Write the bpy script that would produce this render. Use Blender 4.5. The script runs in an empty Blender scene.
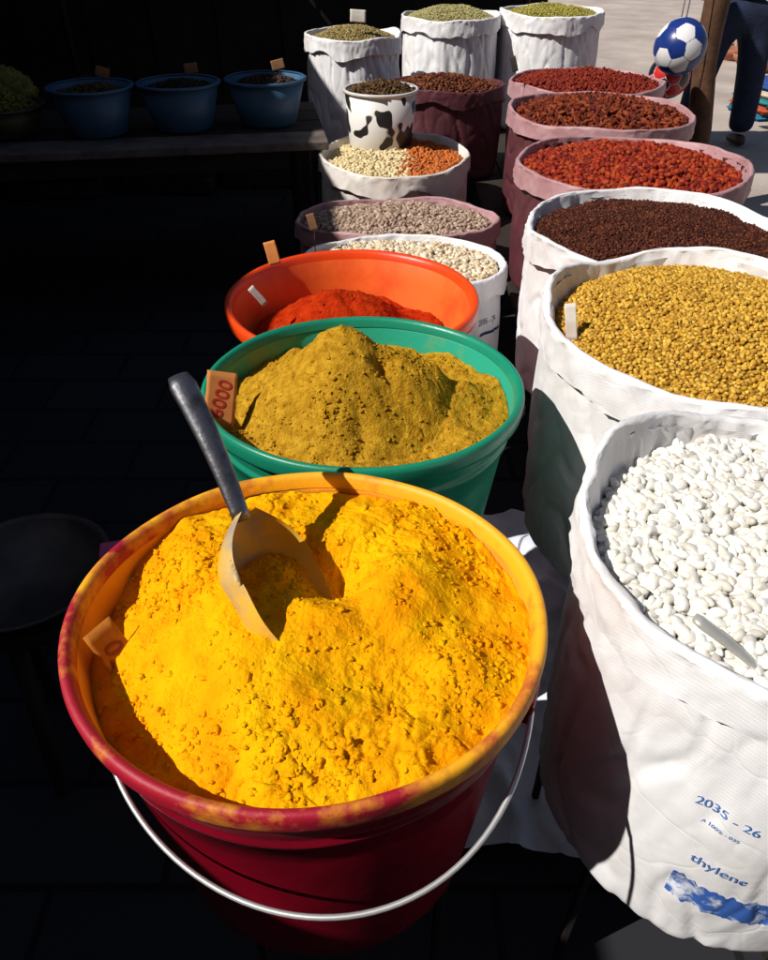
import bpy, bmesh, math, random
import numpy as np
from mathutils import Vector, Matrix, noise
random.seed(4); rng=np.random.default_rng(7)
sc=bpy.context.scene; COL=sc.collection
R=math.radians; PI=math.pi
# ------------------------------------------------------------------ camera
CH=1.35; PITCH=R(38); F=740.0
cam=bpy.data.cameras.new('camera'); co=bpy.data.objects.new('camera',cam); COL.objects.link(co)
co.location=(0,0,CH); co.rotation_euler=(PI/2-PITCH,0,0)
cam.sensor_fit='VERTICAL'; cam.sensor_height=24; cam.lens=F/960*24; cam.clip_start=.02; cam.clip_end=800
sc.camera=co
FW=Vector((0,math.cos(PITCH),-math.sin(PITCH))); UP=Vector((0,math.sin(PITCH),math.cos(PITCH)))
def P(px,py,dep): return Vector((0,0,CH))+dep*(FW+Vector(((px-384)/F,0,0))+UP*((480-py)/F))
# ------------------------------------------------------------------ light
sc.view_settings.view_transform='Standard'; sc.view_settings.look='None'; sc.view_settings.exposure=0
EL=45
W=bpy.data.worlds.new('World'); sc.world=W; W.use_nodes=True
nt=W.node_tree; sky=nt.nodes.new('ShaderNodeTexSky'); sky.sky_type='NISHITA'; sky.sun_disc=False
sky.sun_elevation=R(EL); sky.sun_rotation=R(247)
bg=nt.nodes['Background']; bg.inputs[1].default_value=.055; nt.links.new(sky.outputs[0],bg.inputs[0])
sl=bpy.data.lights.new('sun','SUN'); sl.energy=5.0; sl.angle=R(.5); sl.color=(1,.95,.87)
so=bpy.data.objects.new('sun',sl); COL.objects.link(so); so.location=(-3,-3,6)
TR=Vector((.92*math.cos(R(EL)),.39*math.cos(R(EL)),-math.sin(R(EL))))
so.rotation_euler=TR.to_track_quat('-Z','Y').to_euler()
# ------------------------------------------------------------------ materials
def mat(name,c1,c2=None,scale=8,rough=.7,bump=0,bscale=60,metal=0,spec=.5,detail=6,lo=.35,hi=.65,coat=0,bdist=.01,grad=None,rvar=0):
    m=bpy.data.materials.new(name); m.use_nodes=True; n=m.node_tree; b=n.nodes['Principled BSDF']
    b.inputs['Roughness'].default_value=rough; b.inputs['Metallic'].default_value=metal
    b.inputs['Specular IOR Level'].default_value=spec; b.inputs['Coat Weight'].default_value=coat
    tc=n.nodes.new('ShaderNodeTexCoord')
    if c2 is None: c2=tuple(x*.75 for x in c1)
    no=n.nodes.new('ShaderNodeTexNoise'); no.inputs['Scale'].default_value=scale; no.inputs['Detail'].default_value=detail; no.inputs['Roughness'].default_value=.62
    cr=n.nodes.new('ShaderNodeValToRGB'); cr.color_ramp.elements[0].position=lo; cr.color_ramp.elements[1].position=hi
    cr.color_ramp.elements[0].color=(*c1,1); cr.color_ramp.elements[1].color=(*c2,1)
    n.links.new(tc.outputs['Object'],no.inputs['Vector']); src=no.outputs[0]
    if grad:
        d=n.nodes.new('ShaderNodeVectorMath'); d.operation='DOT_PRODUCT'; d.inputs[1].default_value=grad[:3]; n.links.new(tc.outputs['Object'],d.inputs[0])
        a=n.nodes.new('ShaderNodeMath'); a.operation='ADD'; n.links.new(d.outputs['Value'],a.inputs[0]); n.links.new(src,a.inputs[1])
        a2=n.nodes.new('ShaderNodeMath'); a2.operation='ADD'; a2.inputs[1].default_value=grad[3]; n.links.new(a.outputs[0],a2.inputs[0]); src=a2.outputs[0]
    n.links.new(src,cr.inputs[0]); n.links.new(cr.outputs[0],b.inputs['Base Color'])
    if rvar:
        mr=n.nodes.new('ShaderNodeMapRange'); mr.inputs[1].default_value=.3; mr.inputs[2].default_value=.7; mr.inputs[3].default_value=rough-rvar; mr.inputs[4].default_value=rough+rvar
        n.links.new(no.outputs[0],mr.inputs[0]); n.links.new(mr.outputs[0],b.inputs['Roughness'])
    if bump:
        nb=n.nodes.new('ShaderNodeTexNoise'); nb.inputs['Scale'].default_value=bscale; nb.inputs['Detail'].default_value=8
        nb.inputs['Roughness'].default_value=.65
        bp=n.nodes.new('ShaderNodeBump'); bp.inputs['Strength'].default_value=bump; bp.inputs['Distance'].default_value=bdist
        n.links.new(tc.outputs['Object'],nb.inputs['Vector']); n.links.new(nb.outputs[0],bp.inputs['Height']); n.links.new(bp.outputs[0],b.inputs['Normal'])
    return m
def sackmat(name,c,dirt,lo=.45):
    m=bpy.data.materials.new(name); m.use_nodes=True; n=m.node_tree; L=n.links; b=n.nodes['Principled BSDF']
    b.inputs['Roughness'].default_value=.5; b.inputs['Specular IOR Level'].default_value=.35
    tc=n.nodes.new('ShaderNodeTexCoord')
    no=n.nodes.new('ShaderNodeTexNoise'); no.inputs['Scale'].default_value=7; no.inputs['Detail'].default_value=9; no.inputs['Roughness'].default_value=.65
    cr=n.nodes.new('ShaderNodeValToRGB'); cr.color_ramp.elements[0].position=lo; cr.color_ramp.elements[1].position=.82
    cr.color_ramp.elements[0].color=(*c,1); cr.color_ramp.elements[1].color=(*dirt,1)
    L.new(tc.outputs['Object'],no.inputs[0]); L.new(no.outputs[0],cr.inputs[0]); L.new(cr.outputs[0],b.inputs['Base Color'])
    h=[]
    for ax in ((1,0),(0,1)):
        w=n.nodes.new('ShaderNodeTexWave'); w.inputs['Scale'].default_value=120; w.bands_direction='Z' if ax[1] else 'DIAGONAL'
        w.inputs['Distortion'].default_value=.4; L.new(tc.outputs['Object'],w.inputs[0]); h.append(w)
    mx=n.nodes.new('ShaderNodeMath'); mx.operation='ADD'; L.new(h[0].outputs[1],mx.inputs[0]); L.new(h[1].outputs[1],mx.inputs[1])
    bp=n.nodes.new('ShaderNodeBump'); bp.inputs['Strength'].default_value=.12; bp.inputs['Distance'].default_value=.001; L.new(mx.outputs[0],bp.inputs['Height'])
    n2=n.nodes.new('ShaderNodeTexNoise'); n2.inputs['Scale'].default_value=7; n2.inputs['Detail'].default_value=3; n2.inputs['Distortion'].default_value=.8
    L.new(tc.outputs['Object'],n2.inputs[0])
    b2=n.nodes.new('ShaderNodeBump'); b2.inputs['Strength'].default_value=.22; b2.inputs['Distance'].default_value=.012
    L.new(n2.outputs[0],b2.inputs['Height']); L.new(bp.outputs[0],b2.inputs['Normal'])
    n3=n.nodes.new('ShaderNodeTexVoronoi'); n3.feature='DISTANCE_TO_EDGE'; n3.inputs['Scale'].default_value=9
    n4=n.nodes.new('ShaderNodeTexNoise'); n4.inputs['Scale'].default_value=6; L.new(tc.outputs['Object'],n4.inputs[0])
    ad=n.nodes.new('ShaderNodeVectorMath'); ad.operation='MULTIPLY_ADD'; ad.inputs[1].default_value=(.25,.25,.25); L.new(n4.outputs[1],ad.inputs[0]); L.new(tc.outputs['Object'],ad.inputs[2]); L.new(ad.outputs[0],n3.inputs[0])
    mn=n.nodes.new('ShaderNodeMath'); mn.operation='MINIMUM'; mn.inputs[1].default_value=.05; L.new(n3.outputs[0],mn.inputs[0])
    b3=n.nodes.new('ShaderNodeBump'); b3.inputs['Strength'].default_value=.2; b3.inputs['Distance'].default_value=.03
    L.new(mn.outputs[0],b3.inputs['Height']); L.new(b2.outputs[0],b3.inputs['Normal']); L.new(b3.outputs[0],b.inputs['Normal'])
    return m
def grainmat(name,rough=.5,spec=.4):
    m=bpy.data.materials.new(name); m.use_nodes=True; n=m.node_tree; b=n.nodes['Principled BSDF']
    a=n.nodes.new('ShaderNodeAttribute'); a.attribute_name='col'
    tc=n.nodes.new('ShaderNodeTexCoord'); no=n.nodes.new('ShaderNodeTexNoise'); no.inputs['Scale'].default_value=180
    mr=n.nodes.new('ShaderNodeMapRange'); mr.inputs[3].default_value=.75; mr.inputs[4].default_value=1.15
    mx=n.nodes.new('ShaderNodeVectorMath'); mx.operation='SCALE'
    n.links.new(tc.outputs['Object'],no.inputs[0]); n.links.new(no.outputs[0],mr.inputs[0])
    n.links.new(a.outputs['Color'],mx.inputs[0]); n.links.new(mr.outputs[0],mx.inputs['Scale']); n.links.new(mx.outputs[0],b.inputs['Base Color'])
    b.inputs['Roughness'].default_value=rough; b.inputs['Specular IOR Level'].default_value=spec
    return m
M={}
M['white_sack']=sackmat('white_sack',(.86,.86,.89),(.60,.55,.53))
M['cream_sack']=sackmat('cream_sack',(.80,.76,.72),(.5,.42,.36))
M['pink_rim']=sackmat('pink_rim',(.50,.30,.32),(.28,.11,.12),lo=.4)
M['mauve']=sackmat('shaded_pink_sack',(.12,.035,.045),(.07,.02,.025),lo=.35)  # pink sack cloth with shade painted into the body colour
M['grain']=grainmat('grain',.72,.25); M['gloss_grain']=grainmat('gloss_grain',.28,.5)
M['red']=mat('red_plastic',(.30,.003,.018),(.17,.002,.012),scale=6,rough=.26,bump=.12,bscale=22,rvar=.08)
M['red_rim']=mat('dusty_red_rim',(.38,.006,.025),(.90,.42,.01),scale=16,rough=.55,lo=.42,hi=.62,bump=.25,bscale=90,detail=10,grad=(.45,.55,0,0.04),bdist=.003)
M['red_in']=mat('dusty_inside',(.90,.38,.01),(.78,.20,.012),scale=9,rough=.85,bump=.3,bscale=80,lo=.4,hi=.75,detail=9,bdist=.004)
M['green']=mat('green_plastic',(.010,.29,.17),(.008,.20,.12),scale=5,rough=.33,bump=.1,bscale=25,rvar=.08)
M['green_in']=mat('green_inside',(.015,.36,.24),(.20,.30,.06),scale=12,rough=.5,lo=.5,hi=.75,detail=10,bump=.1)
M['orange']=mat('orange_plastic',(.85,.07,.008),(.7,.05,.006),scale=5,rough=.33,rvar=.08,bump=.08,bscale=25)
M['orange_in']=mat('orange_inside',(.88,.15,.02),(.72,.05,.008),scale=9,rough=.5,lo=.45,hi=.75,detail=10)
M['turmeric']=mat('turmeric',(.93,.50,.003),(.88,.33,.002),scale=16,rough=1,spec=.03,bump=.75,bscale=210,bdist=.004,detail=12)
M['cumin']=mat('ground_spice',(.70,.40,.03),(.42,.20,.010),scale=80,rough=1,spec=.03,bump=.9,bscale=260,bdist=.006,detail=12)
M['chili']=mat('chili',(.58,.045,.006),(.42,.02,.003),scale=45,rough=1,spec=.03,bump=1,bscale=180,bdist=.006)
M['wire']=mat('wire',(.75,.75,.76),rough=.3,metal=.6)
M['steel']=mat('dull_steel',(.30,.30,.33),(.06,.06,.07),scale=30,rough=.38,metal=.9,bump=.35,bscale=50,rvar=.14,bdist=.003,detail=9)
M['steel_dusty']=mat('dusty_steel',(.38,.33,.26),(.80,.46,.04),scale=18,rough=.6,metal=.1,lo=.40,hi=.64,bump=.3,grad=(0,0,-1.8,.20),bdist=.003,detail=10)
M['alu']=mat('aluminium',(.72,.72,.7),(.6,.58,.52),scale=20,rough=.35,metal=.5)
M['iron']=mat('black_iron',(.010,.009,.009),(.02,.012,.008),scale=20,rough=.7)
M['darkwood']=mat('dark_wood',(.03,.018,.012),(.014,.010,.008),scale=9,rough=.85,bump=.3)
M['wood']=mat('weathered_wood',(.13,.06,.028),(.06,.026,.012),scale=12,rough=.8,bump=.5,bscale=30)
M['plank']=mat('grey_plank',(.16,.13,.12),(.08,.06,.055),scale=12,rough=.8,bump=.5,bscale=30)
M['card_o']=mat('orange_card',(.66,.25,.06),(.52,.17,.04),scale=10,rough=.9)
M['card_b']=mat('brown_card',(.22,.11,.05),(.15,.07,.03),scale=10,rough=.9)
M['card_w']=mat('white_card',(.7,.66,.6),(.5,.4,.35),scale=14,rough=.9)
M['card_y']=mat('mottled_card',(.42,.11,.010),(.60,.24,.012),scale=22,rough=.95,detail=10)  # dark orange card mottled with lighter orange
M['ink_r']=mat('red_ink',(.55,.02,.008),rough=.8)
M['ink_f']=mat('faint_red_ink',(.30,.05,.008),rough=.8)
M['ink_b']=mat('blue_ink',(.05,.15,.46),(.14,.30,.60),scale=40,rough=.6)
M['ink_p']=mat('worn_blue_ink',(.04,.13,.48),(.72,.76,.84),scale=32,rough=.6,lo=.50,hi=.60,detail=8)
M['ink_d']=mat('dark_blue_ink',(.02,.04,.18),rough=.6)
M['sheet']=sackmat('sheet',(.7,.74,.85),(.45,.48,.6))
M['bluep']=mat('blue_plastic',(.05,.13,.24),(.03,.09,.18),scale=6,rough=.5)
M['awning']=mat('awning_cloth',(.03,.028,.028),(.02,.02,.02),rough=.9)
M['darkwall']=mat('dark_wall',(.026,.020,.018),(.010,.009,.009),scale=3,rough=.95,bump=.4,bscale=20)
# ------------------------------------------------------------------ helpers
def tag(o,label=None,cat=None,group=None,kind=None):
    if label: o['label']=label
    if cat: o['category']=cat
    if group: o['group']=group
    if kind: o['kind']=kind
    return o
def empty(name,loc,rz=0):
    o=bpy.data.objects.new(name,None); COL.objects.link(o); o.location=loc; o.rotation_euler=(0,0,rz); o.empty_display_size=.1; return o
def link(name,me,mats,parent=None,smooth=True):
    if not isinstance(mats,(list,tuple)): mats=[mats]
    for m in mats: me.materials.append(m)
    if smooth: me.polygons.foreach_set('use_smooth',[True]*len(me.polygons))
    o=bpy.data.objects.new(name,me); COL.objects.link(o)
    if parent: 
        o.parent=parent
    return o
def fromlists(name,vs,fs,mats,parent=None,smooth=True,mi=None):
    me=bpy.data.meshes.new(name); me.from_pydata([tuple(v) for v in vs],[],fs); me.update()
    o=link(name,me,mats,parent,smooth)
    if mi: me.polygons.foreach_set('material_index',mi)
    return o
def bm_obj(name,bm,mats,parent=None,smooth=False,bevel=0):
    if bevel: bmesh.ops.bevel(bm,geom=bm.edges[:],offset=bevel,segments=2,affect='EDGES',profile=.5)
    me=bpy.data.meshes.new(name); bm.to_mesh(me); bm.free(); return link(name,me,mats,parent,smooth)
def box_bm(bm,c,s,rot=None):
    r=bmesh.ops.create_cube(bm,size=1); mtx=Matrix.Translation(c)@((rot.to_4x4()) if rot else Matrix())@Matrix.Diagonal((*s,1))
    bmesh.ops.transform(bm,matrix=mtx,verts=r['verts']); return bm
def box(name,c,s,m,parent=None,bevel=.003,rot=None):
    bm=bmesh.new(); box_bm(bm,c,s,rot); return bm_obj(name,bm,m,parent,False,bevel)
def tube(name,pts,r,m,parent=None,seg=10,flat=1):
    vs=[];fs=[];n=len(pts); prev=None
    rr=r if isinstance(r,(list,tuple)) else [r]*n
    for i,p in enumerate(pts):
        t=(Vector(pts[min(i+1,n-1)])-Vector(pts[max(i-1,0)])).normalized()
        a=prev-t*prev.dot(t) if prev else t.cross(Vector((0,0,1)) if abs(t.z)<.9 else Vector((1,0,0)))
        a.normalize(); prev=a; b=t.cross(a)
        for k in range(seg):
            q=2*PI*k/seg; vs.append(Vector(p)+rr[i]*(a*math.cos(q)+b*math.sin(q)*flat))
    for i in range(n-1):
        for k in range(seg): fs.append((i*seg+k,i*seg+(k+1)%seg,(i+1)*seg+(k+1)%seg,(i+1)*seg+k))
    fs.append(tuple(range(seg))[::-1]); fs.append(tuple((n-1)*seg+k for k in range(seg)))
    return fromlists(name,vs,fs,m,parent)
def lathe(name,prof,m,parent=None,seg=96,sx=1,mi=None,wob=0,seed=0):
    vs=[];fs=[];mm=[]
    for i,(r,z) in enumerate(prof):
        for k in range(seg):
            a=2*PI*k/seg; w=1+wob*noise.noise(Vector((math.cos(a)*1.3,math.sin(a)*1.3,seed+z*2)))
            vs.append((r*w*math.cos(a)*sx,r*w*math.sin(a),z+(wob*.15*noise.noise(Vector((math.cos(a)*2,math.sin(a)*2,seed+5))) if r>.01 else 0)))
    for i in range(len(prof)-1):
        for k in range(seg):
            fs.append((i*seg+k,i*seg+(k+1)%seg,(i+1)*seg+(k+1)%seg,(i+1)*seg+k)); mm.append(mi[i] if mi else 0)
    return fromlists(name,vs,fs,m,parent,mi=mm)
def text_mesh(body,size,off=.012):
    cu=bpy.data.curves.new('t','FONT'); cu.body=body; cu.size=size; cu.align_x='CENTER'; cu.align_y='CENTER'; cu.offset=size*off
    ob=bpy.data.objects.new('t',cu); COL.objects.link(ob); dg=bpy.context.evaluated_depsgraph_get()
    me=bpy.data.meshes.new_from_object(ob.evaluated_get(dg)); bpy.data.objects.remove(ob); return me
def ico(sub):
    bm=bmesh.new(); bmesh.ops.create_icosphere(bm,subdivisions=sub,radius=1); bm.verts.ensure_lookup_table()
    v=np.array([x.co[:] for x in bm.verts]); f=np.array([[x.index for x in q.verts] for q in bm.faces]); bm.free(); return v,f
ICO={s:ico(s) for s in (1,2,3)}
def npmesh(name,V,Fc,cols,m):
    me=bpy.data.meshes.new(name); me.vertices.add(len(V)); me.vertices.foreach_set('co',V.astype(np.float32).ravel())
    me.loops.add(Fc.size); me.loops.foreach_set('vertex_index',Fc.astype(np.int32).ravel())
    me.polygons.add(len(Fc)); me.polygons.foreach_set('loop_start',np.arange(0,Fc.size,3,dtype=np.int32)); me.polygons.foreach_set('loop_total',np.full(len(Fc),3,dtype=np.int32))
    me.update(calc_edges=True); me.validate()
    if cols is not None:
        ca=me.color_attributes.new('col','FLOAT_COLOR','POINT'); ca.data.foreach_set('color',np.c_[cols,np.ones(len(cols))].astype(np.float32).ravel())
    return link(name,me,m)
def grains(name,cx,cy,rx,ry,z,dome,size,cols,label,cat,sub=1,shape=(1,.7,.6),bend=0,m='grain',hf=None,colf=None,layers=(0,.5),tilt=.45,pack=.82,seed=1):
    g=np.random.default_rng(seed); v0,f0=ICO[sub]; cols=np.array(cols)
    def H(x,y):
        q=(x/rx)**2+(y/ry)**2
        n_=np.array([noise.noise(Vector((a*9+seed,b*9,seed)))+.5*noise.noise(Vector((a*25,b*25,seed))) for a,b in zip(np.atleast_1d(x),np.atleast_1d(y))])
        hh=z+dome*(1-q)+.008*n_
        if hf: hh=hh+hf(x,y)
        return hh
    pts=[]
    for li,off in enumerate(layers):
        s=size*pack*(shape[0]+shape[1]); xs=np.arange(-rx,rx,s); ys=np.arange(-ry,ry,s*.87)
        X,Y=np.meshgrid(xs,ys); X=X+(np.arange(len(ys))%2)[:,None]*s/2+off*s; X=X.ravel()+g.normal(0,s*.28,X.size); Y=Y.ravel()+off*s+g.normal(0,s*.28,Y.size)
        k=(X/rx)**2+(Y/ry)**2<1; X=X[k];Y=Y[k]
        if li>0: k=g.random(len(X))<.6; X=X[k];Y=Y[k]
        pts.append(np.c_[X,Y,H(X,Y)+(li*.55-.2)*size*shape[2]*1.6+g.normal(0,size*.15,len(X))])
    pts=np.concatenate(pts); N=len(pts)
    yaw=g.random(N)*2*PI; tx=g.normal(0,tilt,N); ty=g.normal(0,tilt,N); sc_=size*(1+g.normal(0,.12,N))
    v=v0*np.array(shape)
    if bend: v=v.copy(); v[:,1]+=bend*v[:,0]**2
    cz,sz,cxx,sxx,cyy,syy=np.cos(yaw),np.sin(yaw),np.cos(tx),np.sin(tx),np.cos(ty),np.sin(ty)
    Rz=np.zeros((N,3,3));Rz[:,0,0]=cz;Rz[:,0,1]=-sz;Rz[:,1,0]=sz;Rz[:,1,1]=cz;Rz[:,2,2]=1
    Rx=np.zeros((N,3,3));Rx[:,0,0]=1;Rx[:,1,1]=cxx;Rx[:,1,2]=-sxx;Rx[:,2,1]=sxx;Rx[:,2,2]=cxx
    Ry=np.zeros((N,3,3));Ry[:,1,1]=1;Ry[:,0,0]=cyy;Ry[:,0,2]=syy;Ry[:,2,0]=-syy;Ry[:,2,2]=cyy
    RR=Rz@Rx@Ry
    V=np.einsum('nij,vj->nvi',RR,v)*sc_[:,None,None]+pts[:,None,:]
    Fc=(f0[None]+ (np.arange(N)*len(v0))[:,None,None]).reshape(-1,3)
    ci=g.integers(0,len(cols),N); cc=cols[ci]*(1+g.normal(0,.12,N))[:,None]
    if colf: cc=colf(pts,cc,g)
    C=np.repeat(cc,len(v0),axis=0); V=V.reshape(-1,3)
    nr,ns=14,64; bx=[];bf=[]
    for i in range(nr+1):
        for k in range(ns):
            a=2*PI*k/ns; q=i/nr; bx.append((q*rx*1.02*math.cos(a),q*ry*1.02*math.sin(a)))
    bx=np.array(bx); bz=H(bx[:,0],bx[:,1])-size*.5; base=len(V)
    for i in range(nr):
        for k in range(ns):
            a,b,c,d=i*ns+k,i*ns+(k+1)%ns,(i+1)*ns+(k+1)%ns,(i+1)*ns+k; bf+=[(a,c,b),(a,d,c)]
    V=np.r_[V,np.c_[bx,bz]]; Fc=np.r_[Fc,np.array(bf)+base]; C=np.r_[C,np.tile(cols.mean(0)*.6,(len(bx),1))]
    V[:,2]-=z
    o=npmesh(name,V,Fc,np.clip(C,0,.95),M[m]); o.location=(cx,cy,z)
    return tag(o,label,cat,kind='stuff')
def powder(name,cx,cy,rx,ry,z,hf,m,label,seed,nr=210,ns=420,clods=350,cl=(.002,.006),rough=1.0,crumb=1.0):
    vs=[];fs=[]
    def H(x,y):
        v=Vector((x,y,seed*.37))
        a=noise.fractal(v*11,1,2,4)*.014
        patch=max(0,min(1,.45+noise.noise(v*7+Vector((5,5,5)))*2.0))
        wv=v+.010*Vector((noise.noise(v*60),noise.noise(v*60+Vector((7,0,0))),0))
        t1=1-abs(noise.noise(wv*34))*3
        lump=-(max(0,t1)**3)*.0030*patch
        f=noise.fractal(v*42+Vector((1,4,2)),.6,2.15,5)
        lump+=(.5*f+.5*abs(f))*.0042*(.15+.85*patch)
        b=noise.noise(v*150)*.0007+noise.noise(v*300)*.0005
        return hf(x,y)+(a+lump*crumb+b)*rough
    for i in range(nr+1):
        q=i/nr
        for k in range(ns):
            a=2*PI*k/ns; x=q*rx*math.cos(a); y=q*ry*math.sin(a); vs.append((x,y,H(x,y)))
    for i in range(nr):
        for k in range(ns): fs.append((i*ns+k,(i+1)*ns+k,(i+1)*ns+(k+1)%ns,i*ns+(k+1)%ns))
    V0,F0=ICO[2]
    for c in range(clods):
        a=random.random()*2*PI; q=math.sqrt(random.random())*.96; x=q*rx*math.cos(a); y=q*ry*math.sin(a)
        if noise.noise(Vector((x*9,y*9,seed+4)))<.05 and random.random()<.8: continue
        s=cl[0]+(cl[1]-cl[0])*random.random()**3; zz=H(x,y)-s*.1; b=len(vs); e=Vector((random.uniform(.6,1.4),random.uniform(.6,1.4),random.uniform(.45,.9)))
        for p in V0:
            w=s*(1+1.1*noise.noise(Vector(p)*1.9+Vector((c,0,0))))
            vs.append((x+p[0]*w*e.x,y+p[1]*w*e.y,zz+p[2]*w*e.z))
        for f in F0: fs.append(tuple(int(j)+b for j in f))
    o=fromlists(name,vs,fs,M[m]); o.location=(cx,cy,z)
    return tag(o,label,'spice powder',kind='stuff')
# ------------------------------------------------------------------ sacks
def sack(cx,cy,rx,ry,z0,zr,seed,m,label,cuff=.05,inner=.09,und=.010,prints=(),flap=None,rimm=None,fold=1.0):
    root=empty('open_sack',(cx,cy,z0)); tag(root,label,'sack',None)
    H=zr-z0; ns=240
    def und_z(th):
        u=und*(noise.noise(Vector((math.cos(th)*1.5,math.sin(th)*1.5,seed)))*1.6+.2*noise.noise(Vector((math.cos(th)*5,math.sin(th)*5,seed+3))))
        if flap: u+=flap[1]*math.exp(-((((th-flap[0]+PI)%(2*PI))-PI)/flap[2])**2)
        return u
    def off(th,t):
        c,s=math.cos(th),math.sin(th)
        o=.008*math.sin(PI*min(1,t*1.05))
        o+=.009*noise.noise(Vector((c*1.8,s*1.8,t*1.3*H/.45+seed)))
        n1=noise.noise(Vector((c*3.5+t*1.6,s*3.5+t,t*2+seed*2))); o-=.0065*fold*max(0,1-abs(n1)*7)
        n2=noise.noise(Vector((c*6-t*2,s*6,t*3+seed*3))); o-=.0035*fold*max(0,1-abs(n2)*6)*(.4+.6*abs(t-.5)*2)
        n3=noise.noise(Vector((c*10,s*10,t*.8+seed))); o+=.0045*fold*n3*t**2
        return o
    def pt(th,z,extra=0):
        t=min(1,max(0,z/H)); o=off(th,t)-.012+extra
        k=1-.07*max(0,(.06-t)/.06)**2
        return Vector(((rx*k+o)*math.cos(th),(ry*k+o)*math.sin(th),z))
    vs=[(0,0,.002)];fs=[];nr=60
    for i in range(nr+1):
        t=i/nr
        for k in range(ns):
            th=2*PI*k/ns; zz=t*(H-.016); p=pt(th,zz)
            zz2=zz+und_z(th)*t**4
            vs.append((p.x,p.y,max(0,zz2)))
    for k in range(ns): fs.append((0,1+(k+1)%ns,1+k))
    for i in range(nr):
        for k in range(ns): fs.append((1+i*ns+k,1+i*ns+(k+1)%ns,1+(i+1)*ns+(k+1)%ns,1+(i+1)*ns+k))
    fromlists('body',vs,fs,m,root)
    vs=[];fs=[];prof=[]
    for j in range(7): prof.append(('c',j/6))
    for j in range(1,11): prof.append(('a',j/10))
    for j in range(1,10): prof.append(('i',j/9))
    for kind,q in prof:
        for k in range(ns):
            th=2*PI*k/ns; c,s=math.cos(th),math.sin(th)
            rw=.0065*(1+.45*noise.noise(Vector((c*3,s*3,seed+8)))+.25*noise.noise(Vector((c*8,s*8,seed+1))))
            cl=cuff*(1+.55*noise.noise(Vector((c*2.2,s*2.2,seed+5)))+.12*noise.noise(Vector((c*7,s*7,seed+6))))
            zc=H-rw+und_z(th); ww=.004*noise.noise(Vector((c*5,s*5,seed+2)))+.0025*max(0,1-abs(noise.noise(Vector((c*9,s*9,seed+q*1.5))))*6)
            rc=-rw+ww
            if kind=='c': o=rc+rw+.003*(1-q)+.0025*noise.noise(Vector((c*10,s*10,seed+q*2))); z=zc-cl*(1-q)
            elif kind=='a': an=PI*q; o=rc+rw*math.cos(an); z=zc+rw*math.sin(an)*.9
            else:
                o=rc-rw-.026*q+.006*q*noise.noise(Vector((c*7,s*7,seed+q*2))); z=zc-inner*q
            vs.append(((rx+o)*c,(ry+o)*s,z))
    for i in range(len(prof)-1):
        for k in range(ns): fs.append((i*ns+k,i*ns+(k+1)%ns,(i+1)*ns+(k+1)%ns,(i+1)*ns+k))
    fromlists('rolled_rim',vs,fs,rimm or m,root)
    for (body,size,thc,zc,mm,slope) in prints:
        if body=='BLOCK':
            vs=[];fs=[];a,b=60,10
            for j in range(b+1):
                for i in range(a+1):
                    u=(i/a-.5)*size[0]; v=(j/b-.5)*size[1]
                    v*=1+.35*noise.noise(Vector((i*.45,seed+(3 if v>0 else 0),0)))
                    p=pt(thc+u/rx,zc+v+u*slope,.0016); vs.append(p)
            for j in range(b):
                for i in range(a): fs.append((j*(a+1)+i,j*(a+1)+i+1,(j+1)*(a+1)+i+1,(j+1)*(a+1)+i))
            fromlists('printed_block',vs,fs,M[mm],root)
        else:
            me=text_mesh(body,size,.0); bm=bmesh.new(); bm.from_mesh(me); bmesh.ops.triangulate(bm,faces=bm.faces[:])
            bmesh.ops.subdivide_edges(bm,edges=[e for e in bm.edges if e.calc_length()>size*.25],cuts=1)
            for v in bm.verts: v.co=pt(thc+v.co.x/rx,zc+v.co.y+v.co.x*slope,.0020)
            bm_obj('printed_text',bm,M[mm],root)
    return root
# right row
sack(.447,.572,.238,.238,.345,.83,11,M['white_sack'],'white woven sack of white beans with blue print, nearest the camera at right',cuff=.05,flap=(2.3,.03,.5),inner=.11,fold=.8,
  prints=[('2035 - 26',.0165,-2.07,.300,'ink_b',-.12),('thylene',.0200,-2.00,.210,'ink_b',-.14),('BLOCK',(.16,.050),-1.82,.138,'ink_p',-.10),('A 100% - 035',.007,-2.07,.275,'ink_b',-.12)])
sack(.552,1.108,.29,.29,.37,.82,23,M['white_sack'],'white sack heaped with golden yellow seeds, behind the white beans sack',cuff=.05,flap=(2.7,.02,.5),fold=.8)
sack(.625,1.69,.295,.287,.37,.77,31,M['white_sack'],'pale sack of tiny dark brown seeds, third in the right row',cuff=.05)
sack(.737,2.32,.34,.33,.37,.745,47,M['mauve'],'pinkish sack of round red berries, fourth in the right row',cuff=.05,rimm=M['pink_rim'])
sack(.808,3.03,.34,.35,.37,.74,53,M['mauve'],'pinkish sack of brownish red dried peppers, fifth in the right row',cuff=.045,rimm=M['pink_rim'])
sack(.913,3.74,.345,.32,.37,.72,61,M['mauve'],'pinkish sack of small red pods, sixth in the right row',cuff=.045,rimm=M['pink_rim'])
sack(.86,4.47,.265,.26,.37,.914,71,M['white_sack'],'tall white sack of yellow green herbs, farthest back at right',cuff=.06)
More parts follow.
